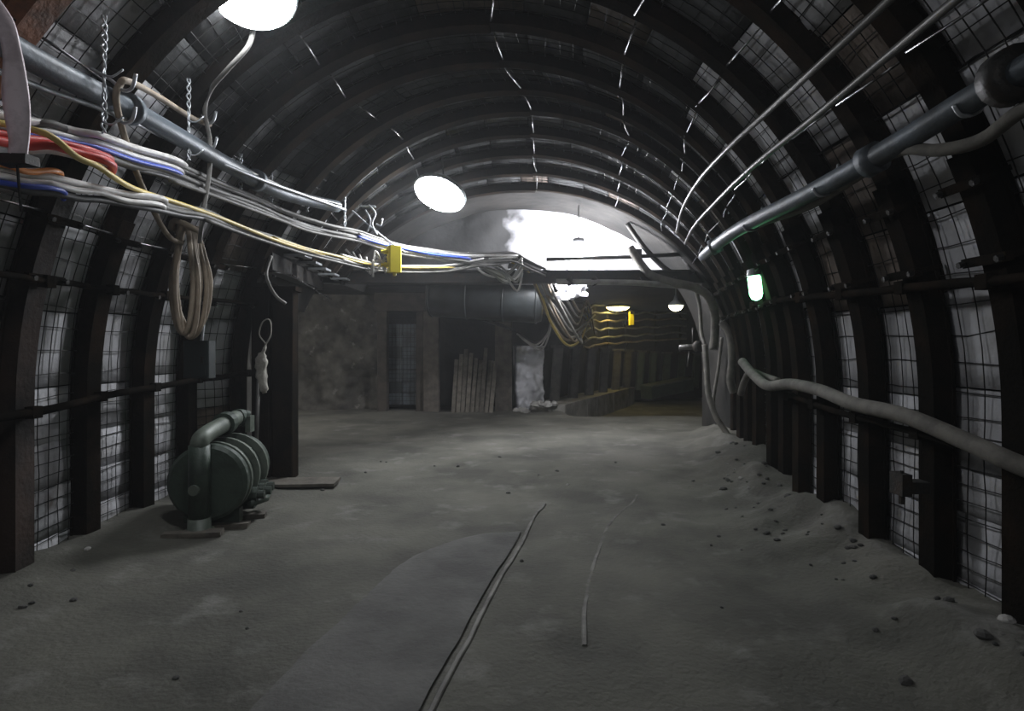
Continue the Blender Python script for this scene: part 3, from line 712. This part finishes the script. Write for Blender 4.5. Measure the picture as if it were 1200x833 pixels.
def bundle(base, name, specs, sag):
    for i, (m, r, dx, dy, a, bnd, lab) in enumerate(specs):
        pts = []
        ph = R.uniform(0, 6)
        for j, (px, py, d) in enumerate(base):
            if not a <= j <= bnd: continue
            nrm = 3.0/d
            jx, jy = R.uniform(-1,1)*2*nrm, R.uniform(-1,1)*2.6*nrm
            pts.append(at(px+jx, py+dy*nrm*1.25+jy, d+dx*.03+R.uniform(-.03,.03)))
            if j < bnd: 
                q = base[j+1]; f = .5
                sg = sag*R.uniform(.3,1.3)
                pts.append(at((px+q[0])/2+jx*.4, (py+q[1])/2+dy*1.25*3/((d+q[2])/2)+sg*3/d, (d+q[2])/2+dx*.03))
        if bnd < 11: # the end tucks away behind the rest of the bundle
            e = pts[-1]; dd = e-pts[-2]; pts.append(e+dd*.5+Vector((-.05,.06,.0))); pts.append(e+dd*.85+Vector((-.18,.16,-.01)))
        b = MB(); b.tube(pts, r, 7, smooth=5)
        tag(b.build(name, M[m], None, True), lab, 'cable', 'cables of the wall bundle')
G1 = 'grey cable among many in the upper run of the pump-side wall bundle'
G2 = 'grey cable among many in the lower run of the pump-side wall bundle'
W1 = 'whitish cable among several in the upper wall bundle beside the mauve strap'
W2 = 'whitish cable among several in the lower wall bundle beside the mauve strap'
W3 = 'whitish cable among several in the bundle around the yellow junction box'  # white pieces only where the middle lamp brightens the bundle
D1 = 'dark cable among several in the sagging wall bundle'
bundle(U, 'wall_cable', [
    ('whitecable',.022,0,-12,0,4,W1), ('shaded_cable',.022,1,-9,0,11,G1), ('shaded_cable',.020,2,-6,0,11,G1), ('whitecable',.018,0,-3,0,4,W1),
    ('blue',.013,-1,2,0,4,'long blue cable in the upper wall bundle beside the red ones'), ('blue',.018,-2,2,7,9,'blue cable in the bundle just past the yellow junction box'),
    ('red',.022,-2,6,0,3,'upper red cable in the wall bundle behind the mauve strap'), ('red',.024,-3,12,0,3,'lower red cable in the wall bundle behind the mauve strap'),
    ('shaded_cable',.02,1,5,2,11,G1), ('shaded_cable',.02,2,9,3,11,G1), ('darkcable',.022,3,4,2,11,D1), ('darkcable',.02,3,12,3,11,D1), ('whitecable',.016,-1,16,0,3,W1),
    ('shaded_cable',.018,-1,14,4,11,G1), ('whitecable',.020,0,-4,7,10,W3), ('whitecable',.018,1,4,7,10,W3), ('whitecable',.016,-1,8,7,9,W3)], 2.2)
bundle(Lw, 'wall_cable', [
    ('orange',.016,0,-10,0,2,'orange cable in the lower wall bundle under the red ones'), ('whitecable',.02,1,-6,0,4,W2), ('shaded_cable',.02,2,-2,0,11,G2), ('whitecable',.018,0,1,0,4,W2),
    ('blue',.014,-1,5,0,2,'short blue cable lowest in the wall bundle'), ('darkcable',.022,2,8,0,11,D1), ('yellowcable',.016,0,-3,6,9,'dull yellow cable reaching the yellow junction box'), ('shaded_cable',.018,1,4,3,11,G2), ('darkcable',.02,3,6,4,11,D1),
    ('shaded_cable',.016,0,9,5,11,G2), ('whitecable',.016,0,-8,7,10,W3), ('whitecable',.016,1,2,7,10,W3)], 3.5)
run('yellow_cable', [at(-60,135,2.7), at(20,148,2.95), at(60,160,3.05), at(90,184,3.2), at(115,195,3.35), at(140,212,3.6), at(165,224,3.9), at(215,240,4.5), at(265,258,5.2), at(330,284,6.35), at(380,299,7.2)], .017, 'yellowcable', 'yellow cable slanting down across the wall bundle', 'cable')
# cables drooping behind the girder
for i in range(9):
    x0 = 622+2.2*i; bot = [398,405,395,388,400,380,372,365,402][i]; x1 = 692+3.0*(i%4)
    pts = [at(596+4*(i%3),304+(i%4)*3,9.95), at(x0-4,318,10.25), at(x0+10,345,10.9), at(x0+22+i*.6,bot-25,12.0), at(x0+42,bot,13.4), at(x1-12,bot-12,15.2), at(x1-4,352+7*i*.8,16.95)]
    run('drooping_cable', pts, .028, ['hose_tan','yellowcable','greycable'][i%3] if i < 3 else ['greycable','hose_tan','greycable'][i%3], ['tan cable, outermost of the swag drooping behind the girder','yellowish cable in the swag drooping behind the girder'][i] if i < 2 else 'grey-brown cable among several in the swag drooping behind the girder', 'cable', 'cables drooping behind the girder', 6)
for i in range(9):
    y0 = 290+2*i
    pts = [at(548+2*i,y0+6,9.6), at(565+3*i,316+R.uniform(-6,8),9.75), at(590+2*i,322+R.uniform(-10,8)+i*1.5,9.85), at(612,302+i*2.2,9.9)]
    run('bunched_cable', pts, .020, 'greycable' if i%3 else 'whitecable', 'pale cable among several in the bunch sagging beside the bright headwall', 'cable', 'bunch beside the headwall', 6)
for i in range(5):
    pts = [at(500+8*i,330+8*i,13.3), at(545+4*i,365+3*i,13.6), at(600+3*i,385+3*i,13.9), at(618+4*i,398+3*i,14.3), at(632+3*i,402-3*i,14.5), at(645,392-4*i,14.6)]
    if i > 1: pts = pts[2:]
    run('coiled_cable', pts, .022, 'darkcable' if i < 2 else 'greycable', 'thin cable among several looping over the whitewashed patch', 'cable', 'cables over the whitewashed patch', 6)

# crumpled white sheet lit under the girder
b = MB()
for side in (0,1):
    for j in range(7):
        for i in range(9):
            p = at(652+4.4*i, 331+(3.4-.22*max(0,i-4))*j, 10.75)
            b.v.append(p+Vector((0, side*.012, 0))+noise.noise_vector(Vector((i*.7,j*.7,3)))*.09)
for side in (0,1):
    for j in range(6):
        for i in range(8):
            a = side*63+j*9+i; b.f.append((a,a+1,a+10,a+9))
ring = list(range(9))+[j*9+8 for j in range(1,7)]+[54+i for i in range(7,-1,-1)]+[j*9 for j in range(5,0,-1)]
for a, c in zip(ring, ring[1:]+ring[:1]): b.f.append((a,c,c+63,a+63))
tag(b.build('crumpled_sheet', M['white']), 'crumpled white sheet hanging under the girder above the drooping cables', 'sheet')

# yellow junction box on the bundle
yb = at(462,304,8.15)
root = thing('junction_box', yb+Vector((0,0,-.2)), 'bright yellow junction box hanging in the cable bundle', 'box')
b = MB(); b.box(yb, (.17,.16,.36), (.9,.43,0), (-.43,.9,0), (0,0,1), 0, .015); b.build('body', M['yellow'], root)
for dz in (-.08,.1):
    b = MB(); b.lathe(yb+Vector((-.07,-.04,dz)), (-1,-.3,0), [(0,.035),(.06,.035),(.06,.022),(.1,.022)], 10); b.build('cable_gland', M['yellow'], root)
b = MB(); b.lathe(yb+Vector((.01,-.02,-.17)), (0,0,-1), [(0,.025),(.05,.025),(.06,.01)], 8); b.build('bottom_plug', M['yellow'], root)
for i in range(5):
    pts = [at(405+8*i,292+3*i,8.0), at(425+3*i,312+3*i,8.05), at(440,318-6*i,8.1), at(452,300+5*i,8.12)]
    run('box_lead', pts, .014, 'whitecable', 'pale lead among several entering the yellow junction box', 'cable', 'leads of the junction box', 6)

# bracket frame lit by the middle lamp, where the arches meet the side beam
root = thing('bracket_frame', at(420,250,9.0), 'pale-lit angle-iron bracket frame at the arch ends over the side gallery', 'bracket')
for a, c in (((395,238,8.9),(445,190,9.0)),((418,205,8.9),(440,220,8.9)),((425,235,9.2),(480,208,9.3)),((378,243,8.6),(440,242,8.6)),((386,248,8.7),(412,218,8.7))):
    b = MB(); b.bar(at(*a), at(*c), .09, .02); b.build('angle_bar', M['galv'], root)
b = MB(); b.tube([at(438,230,8.9), at(470,212,9.3), at(500,200,9.8)], .08, 10); b.build('stub_pipe', M['conduit'], root, True)
root = thing('wire_tangle', at(430,275,8.2), 'loose pale wire ends dangling below the bracket frame', 'wire')
for pts in ([at(432,240,8.2),at(440,250,8.2),at(436,262,8.2),at(442,275,8.2)], [at(428,246,8.2),at(434,258,8.2),at(430,272,8.2)], [at(448,256,8.2),at(446,264,8.2),at(441,262,8.2)], [at(410,244,8.1),at(430,262,8.2),at(455,282,8.3),at(475,296,8.4)]):
    b = MB(); b.tube(pts, .013, 5, smooth=4); b.build('strand', M['galv'], root, True)

# twisted wire hangers holding pipe and cables
def hanger(px, y0, y1, d, label, r=.006, tw=4, hooks=True):
    top, bot = at(px,y0,d), at(px,y1,d)
    root = thing('wire_hanger', bot, label, 'hanger', 'twisted wire hangers')
    for s_ in (0, PI):
        b = MB(); n = tw*8; pts = []
        for i in range(n+1):
            f = i/n; a = s_+2*PI*tw*f; rr = .009*(1+.5*math.sin(f*9))
            pts.append(top.lerp(bot, f)+Vector((math.cos(a)*rr, math.sin(a)*rr, 0)))
        b.tube(pts, r, 5); b.build('strand', M['galv'], root, True)
    if hooks:
        for f in (.45,.85):
            p = top.lerp(bot, f); b = MB(); b.tube([p, p+Vector((.02,-.04,-.05)), p+Vector((.08,-.05,-.07)), p+Vector((.13,-.03,-.02))], r, 5, smooth=3); b.build('hook', M['galv'], root, True)
hanger(122,18,156,3.45,'pale twisted wire hanger with hooks beside the rusty arch',.006,6)
hanger(221,92,188,4.5,'twisted wire hanger in line with the coiled hose',.006,5)
hanger(282,180,222,5.6,'short twisted wire hanger, first beyond the long lamp cord',.008,3,False)
hanger(318,190,240,6.3,'short twisted wire hanger, second beyond the long lamp cord',.008,3,False)
hanger(360,205,248,7.0,'short twisted wire hanger, third beyond the long lamp cord',.008,3,False)
hanger(404,212,268,7.8,'bright twisted wire hanger by the bracket frame',.008,4,False)
hanger(805,145,205,7.6,'twisted wire hanger crossing the pair of thin conduits',.008,5,False)
hanger(855,195,250,6.6,'twisted wire hanger dropping to the blue-grey pipe',.008,4,False)
# cable hooks
for i, (px, py, d) in enumerate(((150,100,3.6),(246,140,4.9),(247,170,4.9),(150,138,3.65))):
    p = at(px,py,d); b = MB(); b.tube([p+Vector((-.22,0,.1)), p+Vector((-.1,0,.03)), p+Vector((-.03,0,-.03)), p+Vector((.03,-.01,-.02)), p+Vector((.06,-.02,.06))], .011, 6, smooth=4)
    tag(b.build('cable_hook', M['galv'], None, True), ['bent hook holding the tan hose at its highest bend','bent hook at the long lamp cord, upper one','bent hook at the long lamp cord, lower one','bent hook below the highest bend of the tan hose'][i], 'hook', 'bent cable hooks')

# mauve strap hanging in the corner
root = thing('hanging_strap', at(16,190,2.75), 'wide mauve strap looped over the cable bundle in the corner', 'strap')
b = MB(); sp = spline([at(-20,-10,2.9), at(2,25,2.78), at(14,60,2.75), at(18,110,2.72), at(22,160,2.72), at(20,186,2.75)], 5)
for i, p in enumerate(sp):
    wd = .045+.008*math.sin(i*.5)
    for u, v in ((-wd,-.004),(-wd*.4,-.018),(wd*.4,-.018),(wd,-.004),(wd,.006),(-wd,.006)): b.v.append(p+Vector((u*.9,v+u*.3,0)))
n = len(sp)
for j in range(n-1):
    for k in range(6): b.f.append((j*6+k, j*6+(k+1)%6, (j+1)*6+(k+1)%6, (j+1)*6+k))
b.f.append(tuple(range(6))); b.f.append(tuple((n-1)*6+k for k in range(6)))
b.build('webbing', M['pink'], root, True)
b = MB(); b.box(at(20,188,2.76), (.14,.08,.045), jit=.004); b.build('clasp', M['steel_dark'], root)
b = MB(); b.tube([at(20,190,2.76), at(22,215,2.76), at(25,248,2.77)], .006, 5); b.build('tail_wire', M['wire'], root)

# coil of tan hose hanging on the wall
hc = at(219,262,5.05); root = thing('hose_coil', at(219,402,5.05), 'long coil of tan hose hanging on the arches over the dark box', 'hose')
pts = []
for i in range(6):
    w0 = .07+.016*i; dep = -.07+.03*i; ln = .93+.035*math.sin(i*2.1); sx = .035*math.sin(i*1.7)
    for q in range(12):
        a = 2*PI*q/12
        xx = -math.sin(a)*w0*(1.0 if math.cos(a) < .2 else .75)
        zz = -ln/2+math.cos(a)*ln/2
        pts.append(hc+Vector((xx+sx*(1-math.cos(a))/2-.005*i, dep+.004*q, zz)))
b = MB(); b.tube(pts, .021, 8, smooth=4); b.build('loops', M['hose_tan'], root, True)
b = MB(); b.tube([hc+Vector((-.10,-.06,-.05)), hc+Vector((-.04,-.12,-.0)), hc+Vector((.05,-.12,-.03)), hc+Vector((.10,-.04,-.06)), hc+Vector((.03,.11,-.02)), hc+Vector((-.08,.1,-.04)), hc+Vector((-.1,-.05,-.05))], .024, 7, smooth=4); b.build('tie_loop', M['hose_tan'], root, True)
b = MB(); b.tube([at(213,285,5.0), at(200,279,4.85), at(188,262,4.6), at(165,215,4.1), at(146,160,3.75), at(136,118,3.6), at(140,100,3.6), at(150,95,3.65), at(185,113,4.1), at(225,138,4.7), at(246,146,4.95)], .021, 8, smooth=6); b.build('upper_lead', M['hose_tan'], root, True)
b = MB(); b.tube([at(234,285,5.0), at(238,250,4.95), at(245,205,4.9), at(246,165,4.9), at(240,130,4.8), at(247,105,4.7), at(268,80,4.5), at(292,52,4.45), at(298,22,4.5)], .018, 8, smooth=6); b.build('lamp_cord', M['greycable'], root, True)

# dark box, rag, pole, plate
bx = at(234,421,5.45); root = thing('switch_box', bx+Vector((0,0,-.18)), 'dark square switch box on the wall below the hose coil', 'box')
b = MB(); b.box(bx, (.23,.14,.34), ch=.01); b.build('body', M['box'], root)
b = MB(); b.box(bx+Vector((0,-.075,0)), (.19,.02,.28)); dr_ = b.build('door', M['box'], root)
b = MB(); b.box(bx+Vector((.07,-.09,0)), (.02,.02,.06)); b.build('latch', M['steel_dark'], dr_)
b = MB(); b.tube([bx+Vector((.02,0,.17)), bx+Vector((.03,.02,.36))], .012, 6); b.build('conduit_stub', M['galv'], root)
rg = at(311,402,6.75); root = thing('hanging_rag', rg+Vector((0,0,-.6)), 'pale rag tied in a loop hanging from the dark post', 'rag')
b = MB(); b.tube([rg, rg+Vector((.0,-.03,-.08)), rg+Vector((-.03,-.03,-.18)), rg+Vector((-.035,-.02,-.34)), rg+Vector((-.015,-.02,-.48)), rg+Vector((0,-.02,-.56))], [.012,.02,.045,.065,.06,.05,.055,.03], 9, smooth=4)
for q in range(len(b.v)): b.v[q] += noise.noise_vector(b.v[q]*14)*.018
b.build('cloth', M['rag'], root, True)
b = MB(); b.tube([rg, rg+Vector((-.06,-.02,.1)), rg+Vector((-.03,.0,.24)), rg+Vector((.05,.0,.26)), rg+Vector((.07,-.02,.1)), rg+Vector((.01,-.02,-.02))], .008, 6, smooth=4); b.build('string_loop', M['rag'], root, True)
pp = at(299,0,6.6); pp.z = floor_z(pp.x,pp.y)
b = MB(); b.tube([pp, pp+Vector((-.01,.12,1.25))], .022, 8); tag(b.build('leaning_pole', M['conduit'], None, True), 'slim pale pole standing beside the post with the rag', 'pole')
pl = at(345,0,6.75); pl.z = floor_z(pl.x,pl.y)+.035
b = MB(); b.box(pl, (.95,.34,.03), (1,.06,0), (-.06,1,.0), (0,0,1), .006); tag(b.build('floor_plate', M['plank']), 'flat dusty board lying under the thick end post', 'board')
# drum-shaped loose item and loose leg of steel at the corner post top
b = MB(); b.tube([at(318,300,6.9), at(312,322,6.8), at(322,345,6.75), at(335,356,6.8)], .02, 6, smooth=4); tag(b.build('loose_cable_end', M['greycable'], None, True), 'loose grey cable end curling above the thick end post', 'cable')

# ------------------------------------------------------------------ green air pump on boards
pc = Vector((-2.62,5.12,.42)); ax = Vector((-.14,1.0,0)).normalized(); sd = Vector((ax.y,-ax.x,0)); fz = floor_z(-2.62,5.5)
root = thing('air_pump', (-2.68,5.55,fz), 'dark green ribbed pump with pipe manifold standing on boards by the wall', 'pump')
b = MB(); b.lathe(pc, ax, [(0,.05),(0,.30),(.03,.33),(.10,.33),(.10,.29),(.80,.27),(.80,.30),(.88,.30),(.93,.22),(.95,.05)], 32); pbody = b.build('body', M['green'], root)
for d in (.16,.40,.68):
    b = MB(); b.lathe(pc+ax*d, ax, [(-.022,.28),(-.022,.335),(.022,.335),(.022,.28)], 32); b.build('ring', M['greenlight'], pbody)
b = MB(); fp = pc-ax*.08+Vector((-.03,0,0))
b.tube([fp+Vector((0,0,.34)), fp+Vector((0,0,.1)), fp+Vector((0,0,-.28))], [.085,.085,.085], 14); pfr = b.build('front_pipe', M['green'], root, True)
b = MB(); b.lathe(fp+Vector((0,0,-.40)), (0,0,1), [(0,.12),(.03,.12),(.03,.095),(.13,.09)], 14); b.build('front_foot', M['greenlight'], root, True)
b = MB(); b.tube([fp+Vector((0,0,-.02)), fp+Vector((0,-.10,-.02))], .045, 12); b.build('boss', M['greenlight'], pfr)
b = MB(); b.tube([fp+Vector((0,0,.30)), fp+Vector((.01,.0,.38)), fp+ax*.14+Vector((.02,0,.42)), fp+ax*.55+Vector((.03,0,.45)), fp+ax*.9+Vector((.04,0,.47))], .075, 14, smooth=5); pman = b.build('manifold_pipe', M['greenlight'], root, True)
b = MB(); b.tube([fp+ax*.5+Vector((.03,0,.45)), fp+ax*.62+Vector((.03,0,.455))], .105, 14); b.build('collar', M['green'], pman)
b = MB(); b.tube([fp+ax*.86+Vector((.04,0,.47)), fp+ax*.95+Vector((.06,0,.46)), fp+ax*1.0+Vector((.12,-.02,.44))], .085, 12); pout = b.build('outlet', M['green'], root)
b = MB(); b.box(fp+ax*.98+Vector((.15,-.03,.40)), (.05,.1,.16)); b.build('flange', M['greenlight'], pout)
for d in (.18,.62):
    b = MB(); b.box(pc+ax*d+Vector((0,0,-.32)), (.46,.10,.12), sd, ax, (0,0,1)); b.build('foot', M['green'], root)
for d, u in ((.3,.27),(.45,.29),(.62,.27)):
    b = MB(); b.lathe(pc+ax*d+sd*u+Vector((0,0,-.18)), sd, [(0,.07),(.07,.07),(.07,.04),(.13,.04)], 10); b.build('valve_boss', M['green'], root)
b = MB(); b.tube([pc+ax*.2+sd*.3+Vector((0,0,-.24)), pc+ax*.5+sd*.36+Vector((0,0,-.27)), pc+ax*.8+sd*.33+Vector((0,0,-.2))], .03, 8); b.build('side_pipe', M['green'], root, True)
for i, (px, py, L) in enumerate(((226,631,.46),(262,619,.42),(285,607,.40))):
    d = 1.6*F/(py-HZ); p = at(px,py,d); p.z = floor_z(p.x,p.y)+.025
    b = MB(); b.box(p, (L,.11,.04), (.97,.2,0), (-.2,.97,0), (0,0,1), .006)
    tag(b.build('pump_board', M['plank']), 'short board laid under the green pump, %s from the viewer' % ORD[i], 'board', 'boards under the pump')

# ------------------------------------------------------------------ loose stones along the walls and on the floor
spots = []
for i in range(110):
    side = R.random()
    if side < .6:
        d = R.uniform(2.6,8.5); xx = wall_x(d)[1]-abs(R.gauss(.12,.35))-.05
    elif side < .85:
        d = R.uniform(3.4,6.8); xx = wall_x(d)[0]+abs(R.gauss(.15,.3))+.08
    else:
        d = R.uniform(2.8,9); xx = R.uniform(-2.2,2.0)
    if -3.2 < xx < -2.1 and 4.7 < d < 7.2: continue
    spots.append((xx, d))
for i, (xx, d) in enumerate(spots):
    r = R.choice([.012,.018,.022,.03,.04]) if xx > 1 else R.choice([.012,.018,.025])
    p = Vector((xx, d, floor_z(xx,d)+r*.15)); b = MB()
    b.lathe(p, (R.uniform(-.4,.4),R.uniform(-.4,.4),1), [(-.45*r,.6*r),(-.1*r,r),(.35*r,.85*r),(.6*r,.35*r)], 7)
    for q in range(len(b.v)): b.v[q] += noise.noise_vector(b.v[q]*11+Vector((i,0,0)))*r*.4
    pale = i % 11 == 0
    if pale: lab = 'small pale stone lying loose in the floor dirt'
    elif xx > 1.2: lab = 'small dark stone in the dirt bank at the foot of the green lamp wall'
    elif xx < -1.8: lab = 'small dark stone in the dirt at the foot of the pump-side wall'
    else: lab = 'small dark pebble lying on the open floor'
    tag(b.build('loose_stone', M['palestone'] if pale else M['stone']), lab, 'stone', lab.replace('small ','')+'s')
# iron clamp stub on the second arch leg
cp = at(1068,570,3.62); root = thing('arch_bracket', cp, 'black iron bracket sticking out of an arch leg near the floor hose', 'bracket')
b = MB(); b.box(cp, (.16,.10,.07)); b.build('lug', M['steel_dark'], root)
b = MB(); b.box(cp+Vector((-.07,-.01,.02)), (.06,.12,.13)); b.build('jaw', M['steel_dark'], root)
b = MB(); b.lathe(cp+Vector((-.07,-.02,-.10)), (0,0,1), [(0,.018),(.05,.018),(.05,.011),(.2,.011)], 6); b.build('bolt', M['steel_dark'], root)

# ------------------------------------------------------------------ end wall behind the viewer, dusty air
roughwall('wall_behind', (3.2,-2.75,0), (-3.8,-2.75,0), -.2, 4.8, M['rockdark'], 'dark rock face behind the viewer', .06, 12, 8)
if HAZE > 0:
    hz = bpy.data.materials.new('dusty_air'); hz.use_nodes = True; nt = hz.node_tree; nt.nodes.clear()
    o_ = nt.nodes.new('ShaderNodeOutputMaterial'); v_ = nt.nodes.new('ShaderNodeVolumeScatter')
    v_.inputs['Density'].default_value = HAZE; v_.inputs['Anisotropy'].default_value = .45; v_.inputs['Color'].default_value = (.95,.97,1,1)
    nt.links.new(v_.outputs[0], o_.inputs['Volume'])
    b = MB(); b.box((0,10.4,2.3), (19.4,26.0,5.6)); hzo = b.build('dust_haze', hz)
    tag(hzo, 'thin dusty haze filling the gallery air', 'haze', None, 'stuff')
    scene.cycles.volume_step_rate = 4.0; scene.cycles.volume_max_steps = 64
